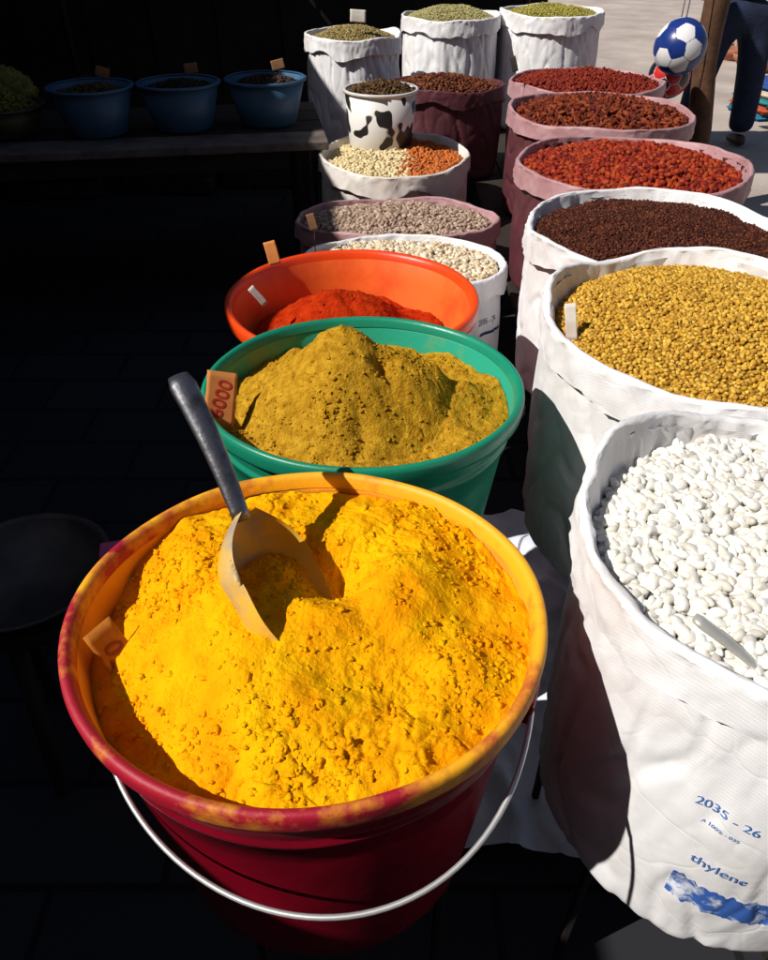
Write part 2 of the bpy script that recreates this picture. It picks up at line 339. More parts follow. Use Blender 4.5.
# middle rows
sack(.055,1.99,.285,.205,.005,.57,83,M['white_sack'],'white sack of cream beans directly behind the orange basin',prints=[('2035 - 26',.024,-.58,.432,'ink_d',-.05),('BLOCK',(.12,.009),-.50,.395,'ink_d',-.05)])
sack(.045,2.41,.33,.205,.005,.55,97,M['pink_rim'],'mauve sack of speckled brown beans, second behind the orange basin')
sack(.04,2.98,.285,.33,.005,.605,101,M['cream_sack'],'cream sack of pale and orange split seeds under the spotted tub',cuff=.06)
sack(.25,3.56,.27,.2,.37,.735,113,M['mauve'],'pinkish sack, shade painted into its cloth, of dark red pods behind the spotted tub')
sack(-.145,4.0,.225,.22,.37,.87,127,M['white_sack'],'white sack of brown olive seeds, leftmost of the three tall back sacks',cuff=.06)
sack(.34,4.42,.25,.25,.37,.90,131,M['white_sack'],'white sack of pale green seeds, middle of the three tall back sacks',cuff=.06)
# contents
grains('white_beans',.447,.572,.214,.214,.797,.022,.0088,[(.86,.83,.77),(.87,.85,.80),(.80,.76,.68)],'glossy white kidney beans filling the nearest right sack','beans',sub=3,shape=(1,.56,.56),bend=.28,m='gloss_grain',layers=(0,.5,.25),seed=2,pack=.72,tilt=.4)
grains('yellow_seeds',.552,1.108,.264,.264,.795,.045,.0045,[(.62,.36,.04),(.54,.29,.03),(.70,.44,.07),(.40,.20,.02)],'golden yellow seeds heaped in the second right sack','seeds',shape=(1,.8,.65),seed=3)
grains('brown_seeds',.625,1.69,.27,.262,.74,.03,.0042,[(.055,.010,.004),(.08,.016,.006),(.035,.007,.003),(.13,.035,.012)],'tiny dark brown seeds filling the third right sack','seeds',shape=(1,.8,.7),seed=4)
grains('red_berries',.737,2.32,.31,.30,.715,.045,.0088,[(.30,.022,.006),(.16,.010,.004),(.36,.05,.008)],'round red berries heaped in the fourth right sack','berries',sub=2,shape=(1,.85,.75),seed=5)
grains('dried_peppers',.808,3.03,.31,.32,.715,.05,.016,[(.17,.022,.006),(.09,.012,.005),(.24,.045,.01)],'wrinkled brownish red dried peppers in the fifth right sack','dried peppers',sub=2,shape=(1,.5,.35),seed=6,tilt=.8,bend=.3)
grains('red_pods',.913,3.74,.315,.29,.70,.045,.012,[(.24,.025,.008),(.17,.014,.006)],'small red pods in the sixth right sack','dried pods',sub=1,shape=(1,.6,.5),seed=7,tilt=.8)
grains('green_herbs',.86,4.47,.235,.23,.895,.04,.008,[(.36,.32,.05),(.28,.26,.05),(.42,.36,.1)],'yellow green dried herbs in the farthest right sack','dried herbs',shape=(1,.5,.3),seed=8,tilt=.8)
grains('cream_beans',.055,1.99,.255,.175,.555,.02,.0085,[(.74,.62,.44),(.66,.5,.32),(.8,.7,.55)],'cream beans in the white sack behind the orange basin','beans',sub=2,shape=(1,.7,.6),seed=9)
grains('speckled_beans',.045,2.41,.30,.175,.53,.03,.0085,[(.42,.30,.22),(.3,.2,.15),(.5,.38,.30)],'speckled grey brown beans in the mauve sack','beans',sub=2,shape=(1,.7,.6),seed=10)
def split(p,c,g):
    k=(p[:,0]+g.normal(0,.02,len(p)))>.05; c=c.copy(); c[k]=np.array([.55,.15,.03])*(1+g.normal(0,.15,k.sum()))[:,None]; return c
grains('split_seeds',.04,2.98,.255,.30,.575,.03,.0085,[(.78,.66,.4),(.7,.55,.3)],'pale seeds on the left and orange split lentils on the right in one cream sack','seeds',shape=(1,.8,.6),seed=11,colf=split)
grains('dark_pods',.25,3.56,.24,.17,.72,.04,.012,[(.13,.03,.01),(.08,.02,.01),(.2,.06,.02)],'dark red pods in the sack behind the spotted tub','dried pods',shape=(1,.5,.4),seed=12,tilt=.8)
grains('olive_seeds',-.145,4.0,.195,.19,.85,.045,.007,[(.34,.25,.09),(.25,.18,.06),(.4,.32,.15)],'brown olive seeds in the leftmost back sack','seeds',shape=(1,.5,.4),seed=13)
grains('pale_green_seeds',.34,4.42,.22,.22,.885,.05,.007,[(.4,.36,.15),(.34,.3,.12),(.48,.44,.22)],'pale green seeds in the middle back sack','seeds',shape=(1,.5,.4),seed=14)
# ------------------------------------------------------------------ buckets
B1=(-.078,.512,.37); SX=1.085
b1=empty('red_bucket',B1); tag(b1,'dark red plastic bucket dusted with turmeric, in the foreground','bucket')
def ring(a,b,n): return [(a[0]+(b[0]-a[0])*i/n,a[1]+(b[1]-a[1])*i/n) for i in range(n+1)]
pr=[(.0,.001),(.164,.001),(.172,.006)]+ring((.174,.012),(.203,.335),8)+[(.207,.337),(.2085,.347),(.2055,.349)]+ring((.207,.355),(.211,.395),2)
ni=len(pr); pr+=[(.212,.410)]+ring((.2095,.40),(.165,.012),8)+[(0,.012)]
lathe('body',pr,[M['red'],M['red_in']],b1,sx=SX,mi=[0]*(ni-1)+[1]*(len(pr)-ni),wob=.012,seed=1,seg=160)
lathe('rim',[(.2105,.397),(.216,.394),(.2215,.396),(.2225,.401),(.2232,.412),(.2222,.4185),(.219,.4215),(.2145,.4205),(.2115,.416),(.2095,.404)],[M['red_rim']],b1,sx=SX,wob=.012,seed=1,seg=160)
AN=R(-20)
ax=Vector((math.cos(AN),math.sin(AN),0)); pc=Vector((0,0,.378))
dr=Vector((-.20,-.98,0)).normalized()*.93+Vector((0,0,-.37)); dr.normalize()
pts=[pc+ax*(.222*1.06*math.cos(t))+dr*(.249*math.sin(t)**.9) for t in [PI*i/60 for i in range(60)]]+[pc-ax*(.222*1.06)]
pts=[pc+ax*(.206*1.06)]+pts+[pc-ax*(.206*1.06)]
tube('wire_handle',pts,.0027,M['wire'],b1,12)
for s in (1,-1):
    e=ax*s*(.219*1.06); box('handle_lug',(e.x,e.y,.372),(.014,.036,.032),M['red'],b1,.004,Matrix.Rotation(AN,3,'Z'))
def h1(x,y):
    q=math.hypot(x/.2,y/.19)
    h=-.014+.018*(1-q*q)
    h-=.040*max(0,-x*.9-y*.35-.085)/.12
    h-=.050*math.exp(-(((x-.022)**2)+((y-.050)**2))/.0016)
    h+=.018*math.exp(-(((x-.095)**2)+((y-.03)**2))/.003)
    h+=.012*math.exp(-(((x+.03)**2)+((y+.08)**2))/.004)
    h+=.014*math.exp(-(((x-.02)**2)+((y+.02)**2))/.0012)
    return h
powder('turmeric_powder',B1[0],B1[1],.2095*SX,.207,.79,h1,'turmeric','bright yellow clumpy turmeric powder filling the red bucket',3,nr=380,ns=720,clods=5200,cl=(.0006,.0040),rough=1.0,crumb=1.25)
# green bucket
B2=(-.033,.967,.38)
b2=empty('green_bucket',B2); tag(b2,'green plastic bucket of ground brown spice, between the red and orange ones','bucket')
pr=[(.0,.001),(.155,.001),(.162,.006)]+ring((.164,.012),(.203,.33),8)+[(.207,.332),(.2085,.342),(.205,.344)]+ring((.207,.35),(.211,.375),2)
ni=len(pr); pr+=[(.212,.39)]+ring((.210,.385),(.158,.012),8)+[(0,.012)]
lathe('body',pr,[M['green'],M['green_in']],b2,sx=SX,mi=[0]*(ni-1)+[1]*(len(pr)-ni),wob=.014,seed=4,seg=128)
lathe('rim',[(.2105,.377),(.216,.374),(.2215,.376),(.2225,.381),(.2232,.394),(.2222,.4005),(.219,.4035),(.2145,.4025),(.2115,.398),(.2095,.388)],[M['green']],b2,sx=SX,wob=.014,seed=4,seg=128)
for s in (1,-1): box('handle_lug',(s*.2205*SX,.0,.357),(.018,.028,.022),M['iron'],b2,.004)
pts=[Vector((.229*SX*math.cos(t),.240*math.sin(t),.355-.09*math.sin(t))) for t in [PI*i/40 for i in range(41)]]
tube('wire_handle',pts,.0025,M['iron'],b2,8)
def h2(x,y):
    q=math.hypot(x/.21,y/.2)
    h=-.044
    r=math.hypot((x+.028)/1.05,(y-.005)); h+=.138*max(0,1-r/.155)
    r=math.hypot((x-.110),(y-.005)); h+=.045*max(0,1-r/.09)
    r=math.hypot((x-.075),(y+.05)); h+=.022*max(0,1-r/.05)
    h-=.016*math.exp(-(((x-.030)**2)+((y+.03)**2))/.0002)
    h-=.010*math.exp(-(((x+.0)**2)*5+((y+.11)**2))/.0008)
    h+=.010*noise.noise(Vector((x*11,y*11,2)))+.005*noise.noise(Vector((x*24,y*24,7)))
    h-=.02*max(0,q-.8)
    return h
powder('ground_spice',B2[0],B2[1],.206*SX,.206,.785,h2,'cumin','mustard brown ground spice piled in a peak in the green bucket',9,nr=280,ns=540,clods=8000,cl=(.0007,.0034),rough=1.0,crumb=1.0)
# orange basin
B3=(-.066,1.437,.41)
b3=empty('orange_basin',B3); tag(b3,'bright orange plastic basin holding a little red chili powder','basin')
pr=[(.0,.001),(.175,.001),(.182,.006)]+ring((.185,.012),(.238,.275),7); ni=len(pr); pr+=[(.240,.288)]+ring((.238,.285),(.178,.012),7)+[(0,.012)]
lathe('body',pr,[M['orange'],M['orange_in']],b3,sx=1.02,mi=[0]*(ni-1)+[1]*(len(pr)-ni),wob=.012,seed=7,seg=128)
lathe('rim',[(.2395,.273),(.247,.270),(.254,.272),(.256,.278),(.2568,.294),(.255,.3005),(.251,.303),(.245,.301),(.241,.296),(.238,.285)],[M['orange']],b3,sx=1.02,wob=.012,seed=7,seg=128)
def h3(x,y):
    r=math.hypot((x+.035)/1.2,(y-.03)); h=-.100+.108*max(0,1-r/.15)**.8
    r=math.hypot(x-.06,y-.02); return h+.02*max(0,1-r/.07)
powder('chili_powder',B3[0],B3[1],.214,.209,.71,h3,'chili','small mound of red chili powder inside the orange basin',15,nr=140,ns=300,clods=900,cl=(.001,.004))
# ------------------------------------------------------------------ scoops
def scoop(tip,end,open_dir,w,blen,depth,hr,label,m1,m2,hm):
    ax_=(end-tip).normalized(); N=(open_dir-ax_*open_dir.dot(ax_)).normalized(); L=ax_.cross(N)
    root=empty('metal_scoop',tip); tag(root,label,'scoop')
    vs=[];fs=[];a,b=28,26
    for side in (0,1):
        for i in range(a+1):
            t=i/a
            if t<.5: wf=.35+.65*math.sqrt(max(0,1-(1-t/.5)**2))
            else: wf=1
            if t>.62: wf*=1-.82*((t-.62)/.38)**2
            dpt=depth*(1-.25*(1-t))*(1 if t<.62 else 1-.7*((t-.62)/.38)**2)
            for j in range(b+1):
                q=PI*j/b; th=.0009 if side else 0; sq=max(0.0,math.sin(q))
                o=L*(math.cos(q)*w/2*wf)-N*((sq**.9)*(dpt)-th*1.4)
                o=o*(1+.03*noise.noise(Vector((t*5,j*.2,1))))
                tt=t+ (-.10*sq*(1-t)**3)
                vs.append(ax_*(tt*blen)+o)
    n1=(a+1)*(b+1)
    for s in (0,1):
        for i in range(a):
            for j in range(b):
                f=(s*n1+i*(b+1)+j,s*n1+i*(b+1)+j+1,s*n1+(i+1)*(b+1)+j+1,s*n1+(i+1)*(b+1)+j); fs.append(f if s else f[::-1])
    for i in range(a):
        for j in (0,b): fs.append((i*(b+1)+j,(i+1)*(b+1)+j,n1+(i+1)*(b+1)+j,n1+i*(b+1)+j))
    for j in range(b):
        for i in (0,a): fs.append((i*(b+1)+j,i*(b+1)+j+1,n1+i*(b+1)+j+1,n1+i*(b+1)+j))
    fromlists('bowl',vs,fs,m1,root)
    Ln=(end-tip).length; s0=blen*.96
    base=-N*depth*.22
    K=14; pts=[ax_*(s0+(Ln-s0)*i/K)+base*(1-i/K)+N*.004*math.sin(PI*i/K) for i in range(K+1)]
    rr=[hr*(.75+.45*(i/K)) for i in range(K+1)]; rr[-1]*=.75; rr[0]*=1.1
    tube('handle',pts,rr,hm,root,14,flat=.55)
    return root
tip=P(322,650,.738); end=P(178,376,.775)
od=Vector((1,0,0))*.86-FW*.46+UP*.20
scoop(tip,end,od,.124,.160,.058,.0125,'dented steel scoop standing in the turmeric of the red bucket',M['steel_dusty'],M['steel'],M['steel'])
scoop(Vector((.395,.385,.77)),Vector((.280,.449,.842)),Vector((0,-.3,1)),.045,.055,.012,.0065,'flat pale metal handle of a small scoop buried in the white beans',M['alu'],M['alu'],M['alu'])
# ------------------------------------------------------------------ cards
def card(p,w,h,face,roll,m,label,text=None,ink='ink_r',tsize=.03,stick=0,trot=0):
    root=empty('price_card',p); tag(root,label,'price tag')
    n_=Vector(face).normalized(); xx=Vector((0,0,1)).cross(n_).normalized(); yy=n_.cross(xx)
    mtx=Matrix((xx,yy,n_)).transposed()@Matrix.Rotation(roll,3,'Z')
    bm=bmesh.new(); bmesh.ops.create_grid(bm,x_segments=8,y_segments=8,size=.5)
    for v in bm.verts:
        x,y=v.co.x*w,v.co.y*h; v.co=mtx@Vector((x+random.uniform(-.0005,.0005),y,.5*(x/w)**2*w*.12))
    c=bm_obj('card',bm,m,root,True); md=c.modifiers.new('s','SOLIDIFY'); md.thickness=.0012
    if text:
        me=text_mesh(text,tsize); rt=Matrix.Rotation(trot,3,'Z')
        for v in me.vertices:
            q=rt@v.co; v.co=mtx@Vector((q.x,q.y,.0007+.5*(q.x/w)**2*w*.12))
        link('written_price',me,M[ink],root,False)
    if stick:
        a=mtx@Vector((0,-h*.4,-.002)); tube('stick',[a,a+Vector((0,0,-stick))],.0015,M['wood'],root,6)
    return root
card(P(221,399,1.06),.044,.078,(.45,-.75,.5),R(-22),M['card_o'],'orange card with red number 6000 stuck in the green bucket','6000','ink_r',.028,trot=R(76))
card(P(121,660,.745),.034,.085,(.72,-.35,.55),R(-4),M['card_y'],'dull orange mottled card against the inside of the red bucket','150','ink_f',.028,trot=R(78))
card(P(571,322,1.17),.018,.058,(-.25,-.9,.4),R(12),M['card_w'],'small white card at the left edge of the yellow seeds',None)
card(P(272,253,1.62),.026,.05,(.1,-.9,.4),R(12),M['card_o'],'small orange card at the far edge of the orange basin',None)
card(P(258,296,1.48),.014,.045,(.5,-.8,.4),R(30),M['card_w'],'small pale card inside the left edge of the orange basin',None)
card(P(312,222,2.05),.022,.045,(.1,-.9,.3),R(14),M['card_b'],'small brown card on a stick in the cream beans',None,stick=.1)
card(P(358,16,3.30),.07,.05,(.1,-.9,.3),R(-4),M['card_w'],'white card above the brown olive seeds',None,stick=.12)
card(P(514,64,3.15),.025,.06,(-.2,-.9,.3),R(20),M['darkwood'],'small dark card in the sack of small red pods',None,stick=.05)
# ------------------------------------------------------------------ spotted tub
tb=empty('spotted_tub',(-.012,3.10,.60)); tag(tb,'white tub with black cow spots standing in the split seeds sack','tub')
ms=mat('spots',(.78,.76,.74),(.015,.012,.012),scale=13,rough=.4,lo=.535,hi=.55,detail=1)
lathe('body',[(0,.001),(.118,.001),(.122,.006),(.137,.195),(.133,.195),(.117,.01),(0,.01)],[ms],tb,seg=64)
lathe('rim',[(.136,.19),(.142,.188),(.144,.196),(.139,.2005),(.1325,.198)],[mat('tub_rim',(.7,.68,.66),rough=.4)],tb,seg=64)
grains('brown_pods',-.012,3.10,.128,.128,.785,.035,.010,[(.09,.045,.018),(.06,.03,.012),(.16,.09,.03)],'dark brown pods heaped in the spotted tub','dried pods',shape=(1,.5,.4),seed=21,tilt=.8)
# ------------------------------------------------------------------ benches and things under
def bench(x0,x1,y0,y1,z,label,legs,m,lw=.02):
    root=empty('low_bench',((x0+x1)/2,(y0+y1)/2,0)); tag(root,label,'bench')
    cx,cy=(x0+x1)/2,(y0+y1)/2
    n=max(1,round((x1-x0)/.14)); w=(x1-x0)/n
    for i in range(n): box('plank',(x0+w*(i+.5)-cx,0,z-.0125),(w-.008,y1-y0,.025),m,root,.003)
    for (lx,ly) in legs: box('leg',(lx-cx,ly-cy,(z-.026)/2),(lw,lw,z-.026),M['iron'],root,.002)
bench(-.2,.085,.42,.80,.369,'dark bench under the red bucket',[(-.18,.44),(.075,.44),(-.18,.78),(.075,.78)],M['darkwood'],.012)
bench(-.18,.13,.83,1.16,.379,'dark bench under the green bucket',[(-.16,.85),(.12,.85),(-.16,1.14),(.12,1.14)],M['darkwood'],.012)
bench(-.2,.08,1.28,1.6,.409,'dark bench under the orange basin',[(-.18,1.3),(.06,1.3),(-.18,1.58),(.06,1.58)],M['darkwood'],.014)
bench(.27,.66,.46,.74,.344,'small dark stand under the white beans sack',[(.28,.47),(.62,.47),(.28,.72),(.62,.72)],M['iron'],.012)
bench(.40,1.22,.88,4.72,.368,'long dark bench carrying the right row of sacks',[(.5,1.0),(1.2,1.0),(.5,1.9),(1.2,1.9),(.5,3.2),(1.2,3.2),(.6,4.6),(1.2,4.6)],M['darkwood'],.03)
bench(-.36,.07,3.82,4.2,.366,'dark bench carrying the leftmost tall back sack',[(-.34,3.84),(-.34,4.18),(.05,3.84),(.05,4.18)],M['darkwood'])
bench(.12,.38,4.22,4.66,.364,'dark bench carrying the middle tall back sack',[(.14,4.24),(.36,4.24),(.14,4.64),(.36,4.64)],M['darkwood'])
bench(.03,.38,3.39,3.75,.362,'small dark bench under the sack of dark red pods',[(.05,3.41),(.36,3.41),(.05,3.73),(.36,3.73)],M['darkwood'])
vs=[];fs=[];a=50;b=70
for j in range(b+1):
    for i in range(a+1):
        x=.10+.34*i/a; y=.60+.9*j/b+.03*math.sin(x*9); v=Vector((x,y,0)); n_=noise.noise(v*5); n2=noise.noise(v*13)
        vs.append((x,y,.018+.022*max(0,1-abs(n_)*4)+.008*max(0,1-abs(n2)*4)+.05*i/a))
for j in range(b):
    for i in range(a): fs.append((j*(a+1)+i,j*(a+1)+i+1,(j+1)*(a+1)+i+1,(j+1)*(a+1)+i))
tag(fromlists('plastic_sheet',vs,fs,M['sheet']),'crumpled white plastic sheet on the ground between buckets and sacks','sheet')
# dark pan at left
pn=empty('round_pan',(-.60,.88,.44)); pn.scale=(.88,.88,1); tag(pn,'dark round metal pan with a pink grip on a stool at the left','pan')
lathe('dish',[(0,0),(.12,0),(.15,.03),(.158,.034),(.16,.038),(.154,.04),(.146,.034),(.118,.005),(0,.005)],[mat('pan',(.10,.075,.065),(.04,.032,.03),rough=.5,metal=.3)],pn,seg=64)
box('grip',(.168,.045,.040),(.07,.045,.014),mat('pink_grip',(.75,.10,.28),rough=.5),pn,.004,Matrix.Rotation(R(15),3,'Z'))
st=empty('round_stool',(-.60,.88,0)); tag(st,'dark wooden stool under the round pan','stool')
lathe('seat',[(0,.41),(.12,.41),(.125,.415),(.125,.435),(.12,.438),(0,.438)],[M['darkwood']],st,seg=40)
for k in range(3):
    q=k*2*PI/3+.4; tube('leg',[(.08*math.cos(q),.08*math.sin(q),.41),(.13*math.cos(q),.13*math.sin(q),.008)],.014,M['darkwood'],st,8)
# ------------------------------------------------------------------ table in the shade with blue basins
tt=empty('trestle_table',(-1.2,3.15,0),R(9)); tag(tt,'dark plank table in the shade holding blue basins','table')
for i in range(4): box('plank',(0,-.27+.18*i,.632),(1.9,.172,.03),M['plank'] if i==0 else M['darkwood'],tt,.004)
for (x,y) in ((-.85,-.3),(.85,-.3),(-.85,.3),(.85,.3)): box('leg',(x,y,.307),(.05,.05,.612),M['darkwood'],tt,.004)
box('apron',(0,-.31,.58),(1.6,.02,.07),M['darkwood'],tt,.003)
bl=[('leftmost blue basin on the shaded table, yellowish contents',-1.09,3.06),('middle blue basin on the shaded table',-.78,3.14),('blue basin nearest the sacks on the shaded table',-.46,3.22),('dull pale basin at the far left end of the shaded table',-1.43,3.04)]
for i,(lb,x,y) in enumerate(bl):
    o=empty('blue_basin' if i<3 else 'pale_basin',(x,y,.65)); tag(o,lb,'basin','basins on the shaded table')
    pl=M['bluep'] if i<3 else mat('pale_plastic',(.05,.045,.025),rough=.5)
    hh=.160 if i<3 else .10
    lathe('bowl',[(0,.001),(.10,.001),(.11,.01),(.15,hh),(.144,hh),(.104,.012),(0,.012)],[pl],o,seg=56,wob=.01,seed=i)
    lathe('rim',[(.148,hh-.003),(.157,hh-.005),(.159,hh+.003),(.153,hh+.0065),(.144,hh+.004)],[pl],o,seg=56,wob=.01,seed=i)
    grains('dried_leaves',x,y,.137,.137,.65+hh-.025,.030 if i<3 else .07,.011 if i<3 else .014,[[(.12,.09,.03),(.08,.05,.02)],[(.05,.03,.02),(.03,.02,.015)],[(.07,.035,.02),(.04,.025,.02)],[(.26,.23,.035),(.16,.14,.02)]][i],['yellowish leaves in the leftmost blue basin','dark dried leaves in the middle blue basin','brown dried bark in the right blue basin','yellow green dried leaves in the pale basin'][i],'dried herbs',shape=(1,.4,.2),seed=30+i,tilt=.9)
    if i<3: card((x+.05,y+.02,.855),.05,.035,(.1,-.9,.3),R([-15,5,12][i]),M['card_b'],['small card above the leftmost blue basin','small card above the middle blue basin','small card above the right blue basin'][i],None,stick=.05)  # brown card colour carries the dim light over the table
for i,(x,y,s) in enumerate(((-1.72,3.02,.15),(-1.58,3.36,.13))):
    bm=bmesh.new(); bmesh.ops.create_icosphere(bm,subdivisions=5,radius=s)
    for v in bm.verts:
        v.co*=1+.25*noise.noise(v.co*9+Vector((i*5,0,0)))+.12*noise.noise(v.co*40)+.06*noise.noise(v.co*90); v.co.z=max(-s*.62,v.co.z*.75)
    o=bm_obj('herb_bundle',bm,mat('herb',(.24,.21,.03),(.08,.08,.012),scale=30,rough=.9,bump=1,bscale=60),None,True); o.location=(x,y,.65+s*.62)
    tag(o,['large yellow green herb bundle at the end of the shaded table','smaller herb bundle behind the pale basin'][i],'herbs')
for i,(x,y,z,rz) in enumerate(((-1.9,4.5,0,.1),(-1.9,4.48,.31,.05),(-1.25,4.6,0,-.08),(-.7,4.72,0,.04))):
    cr=empty('wooden_crate',(x,y,z+.004),rz); tag(cr,['lower of two stacked dim crates in the back left corner','upper of two stacked dim crates in the back left corner','single dim crate between the corner stack and the back wall post','dim crate nearest the tall white sacks'][i],'crate','crates in the dark stall')
    for k in range(3):
        for s in (-1,1):
            box('slat',(0,s*.17,.05+.1*k),(.5,.014,.08),M['darkwood'],cr,.002)
            box('slat',(s*.25,0,.05+.1*k),(.014,.32,.08),M['darkwood'],cr,.002)
    box('bottom',(0,0,.012),(.48,.32,.012),M['darkwood'],cr,.002)
# ------------------------------------------------------------------ setting
def sheet(name,x0,x1,y0,y1,z,m):
    bm=bmesh.new(); vs=[bm.verts.new(p) for p in ((x0,y0,z),(x1,y0,z),(x1,y1,z),(x0,y1,z))]; bm.faces.new(vs); o=bm_obj(name,bm,m); return tag(o,kind='structure')
g=mat('street_concrete',(.52,.44,.39),(.36,.30,.27),scale=1.6,rough=.9,bump=.5,bscale=25,detail=10)
sheet('ground',-300,300,-300,300,-.10,g)
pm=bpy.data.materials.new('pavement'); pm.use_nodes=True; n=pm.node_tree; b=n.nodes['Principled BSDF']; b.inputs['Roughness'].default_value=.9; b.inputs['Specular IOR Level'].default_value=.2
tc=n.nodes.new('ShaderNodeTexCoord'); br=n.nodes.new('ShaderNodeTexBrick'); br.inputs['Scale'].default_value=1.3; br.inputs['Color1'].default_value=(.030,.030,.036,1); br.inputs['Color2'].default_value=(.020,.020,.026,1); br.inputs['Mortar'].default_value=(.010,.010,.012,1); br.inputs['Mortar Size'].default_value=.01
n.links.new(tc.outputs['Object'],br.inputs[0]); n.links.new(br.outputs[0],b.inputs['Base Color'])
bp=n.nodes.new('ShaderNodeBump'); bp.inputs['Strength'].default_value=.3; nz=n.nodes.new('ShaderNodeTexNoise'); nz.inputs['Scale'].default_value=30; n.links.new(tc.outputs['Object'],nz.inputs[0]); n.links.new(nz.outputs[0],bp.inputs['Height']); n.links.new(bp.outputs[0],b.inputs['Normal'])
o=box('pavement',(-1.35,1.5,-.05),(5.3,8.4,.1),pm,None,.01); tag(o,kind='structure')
# awning
XE=-1.86
aw=empty('stall_awning',(-2.0,1.4,0)); tag(aw,'dark cloth awning on poles shading the stall at the left','awning')
def slab(name,x0,x1,y0,y1,z,parent,m):
    vs=[];fs=[];a=24;b=24
    for j in range(b+1):
        for i in range(a+1):
            x=x0+(x1-x0)*i/a; y=y0+(y1-y0)*j/b; vs.append((x+2.0,y-1.4,z+.03*noise.noise(Vector((x*1.5,y*1.5,z)))-.04*math.sin(PI*j/b*4)**2))
    for j in range(b):
        for i in range(a): fs.append((j*(a+1)+i,j*(a+1)+i+1,(j+1)*(a+1)+i+1,(j+1)*(a+1)+i))
    o=fromlists(name,vs,fs,m,parent); md=o.modifiers.new('s','SOLIDIFY'); md.thickness=.01; return o
slab('canopy',-4.7,XE,-2.7,5.3,2.42,aw,M['awning']); slab('added_shade_wing',XE+.005,.9,4.25,5.3,2.42,aw,M['awning'])  # unseen wing added to keep the back wall in shade
for (x,y) in ((XE-.06,-2.5),(-4.5,-2.5),(.85,5.22),(XE-.06,5.22)): tube('pole',[(x+2.0,y-1.4,.002),(x+2.0,y-1.4,2.4)],.022,M['iron'],aw,10)
def boardwall(name,x0,y0,x1,y1,h,label):
    L=math.hypot(x1-x0,y1-y0); root=empty(name,((x0+x1)/2,(y0+y1)/2,0),math.atan2(y1-y0,x1-x0)); tag(root,label,'wall')
    n=int(L/.2)
    bm=bmesh.new()
    for i in range(n): box_bm(bm,(-L/2+L/n*(i+.5),.012*(i%2),h/2),(L/n+.01,.02,h))
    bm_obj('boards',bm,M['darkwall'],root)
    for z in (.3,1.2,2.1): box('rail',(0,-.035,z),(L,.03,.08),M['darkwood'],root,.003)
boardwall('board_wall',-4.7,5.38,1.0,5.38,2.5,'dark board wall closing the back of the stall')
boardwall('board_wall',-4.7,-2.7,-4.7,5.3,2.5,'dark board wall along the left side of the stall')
# unseen houses added behind the stall and the viewer to block sky light
plaster=mat('ochre_plaster',(.30,.20,.14),(.22,.14,.10),scale=1.2,rough=.95,bump=.4,bscale=18,detail=10)
shut=mat('shutter',(.02,.07,.10),(.015,.05,.07),scale=8,rough=.7); frm=mat('window_frame',(.25,.2,.15),rough=.8)
def house(c,sx,sy,h,side,label,n):
    root=empty('added_house',c); tag(root,label,'house')
    box('wall',(0,0,h/2),(sx,sy,h),plaster,root,.02)
    box('parapet',(0,0,h+.08),(sx+.12,sy+.12,.16),plaster,root,.02)
    L=sy if side=='x' else sx
    for i in range(n):
        u=-L/2+L*(i+.5)/n
        for z in (1.5,h-1.1):
            p=(sx/2+.012,u,z) if side=='x' else (u,sy/2+.012,z); s=(.05,.9,1.1) if side=='x' else (.9,.05,1.1)
            f=box('window',p,s,frm,root,.005)
            for k in (-1,1):
                q=(p[0]+.02,p[1]+k*.2,p[2]) if side=='x' else (p[0]+k*.2,p[1]+.02,p[2]); t=(.04,.38,1.0) if side=='x' else (.38,.04,1.0)
                box('shutter',q,t,shut,f,.004)
house((-6.9,1.5,-.1),4.0,13.0,5.0,'x','unseen ochre plaster house with blue shutters, added behind the stall to block sky light',4)
house((.5,-5.6,-.1),14.0,4.0,6.5,'y','unseen ochre plaster house with blue shutters, added behind the viewer to block sky light',5)
# ------------------------------------------------------------------ post and balls
po=empty('wooden_post',(1.78,4.40,-.1)); po.rotation_euler=(0,-R(6),0); tag(po,'rough brown wooden post standing behind the balls','post')
pp=[(.012*math.sin(i*.9),.01*math.cos(i*1.3),2.5*i/16) for i in range(17)]
tube('shaft',pp,[.06*(1+.05*math.sin(i*2.1)) for i in range(17)],M['wood'],po,16)
tube('crossbar',[(-.6,-.25,2.2),(.5,-.05,2.26)],.022,M['wood'],po,10)
icov=[Vector(v) for v in ico(1)[0]]
def ball(c,r,mats,label,rot,hang,alt):
    root=empty('football',c); tag(root,label,'ball')
    bm=bmesh.new(); bmesh.ops.create_icosphere(bm,subdivisions=6,radius=1); Rt=Matrix.Rotation(rot[0],3,'X')@Matrix.Rotation(rot[1],3,'Y')
    iv=[Rt@v for v in icov]
    bi=bmesh.new(); bmesh.ops.create_icosphere(bi,subdivisions=1,radius=1)
    hx=[(Rt@f.calc_center_median()).normalized() for f in bi.faces]; bi.free()
    for v in bm.verts: v.co.normalize()
    for f in bm.faces:
        d=f.calc_center_median().normalized(); s=sorted([(d.angle(q)*1.09,0) for q in iv]+[(d.angle(q),(0 if (alt and k%3==0) else 1)) for k,q in enumerate(hx)])[:2]
        f.material_index=2 if s[1][0]-s[0][0]<.022 else s[0][1]
        f.smooth=True
    bmesh.ops.scale(bm,vec=(r,r,r),verts=bm.verts)
    bm_obj('shell',bm,mats,root,True)
    tube('cord',[(0,0,r*.99),(0.0,.0,hang-c[2])],.003,mat('cord',(.6,.6,.6),rough=.9),root,6)
bw=mat('ball_white',(.8,.8,.82),(.74,.74,.78),rough=.3); bb=mat('ball_blue',(.01,.035,.22),rough=.3); bk=mat('ball_black',(.012,.012,.02),rough=.3); br_=mat('ball_red',(.6,.02,.02),rough=.35)
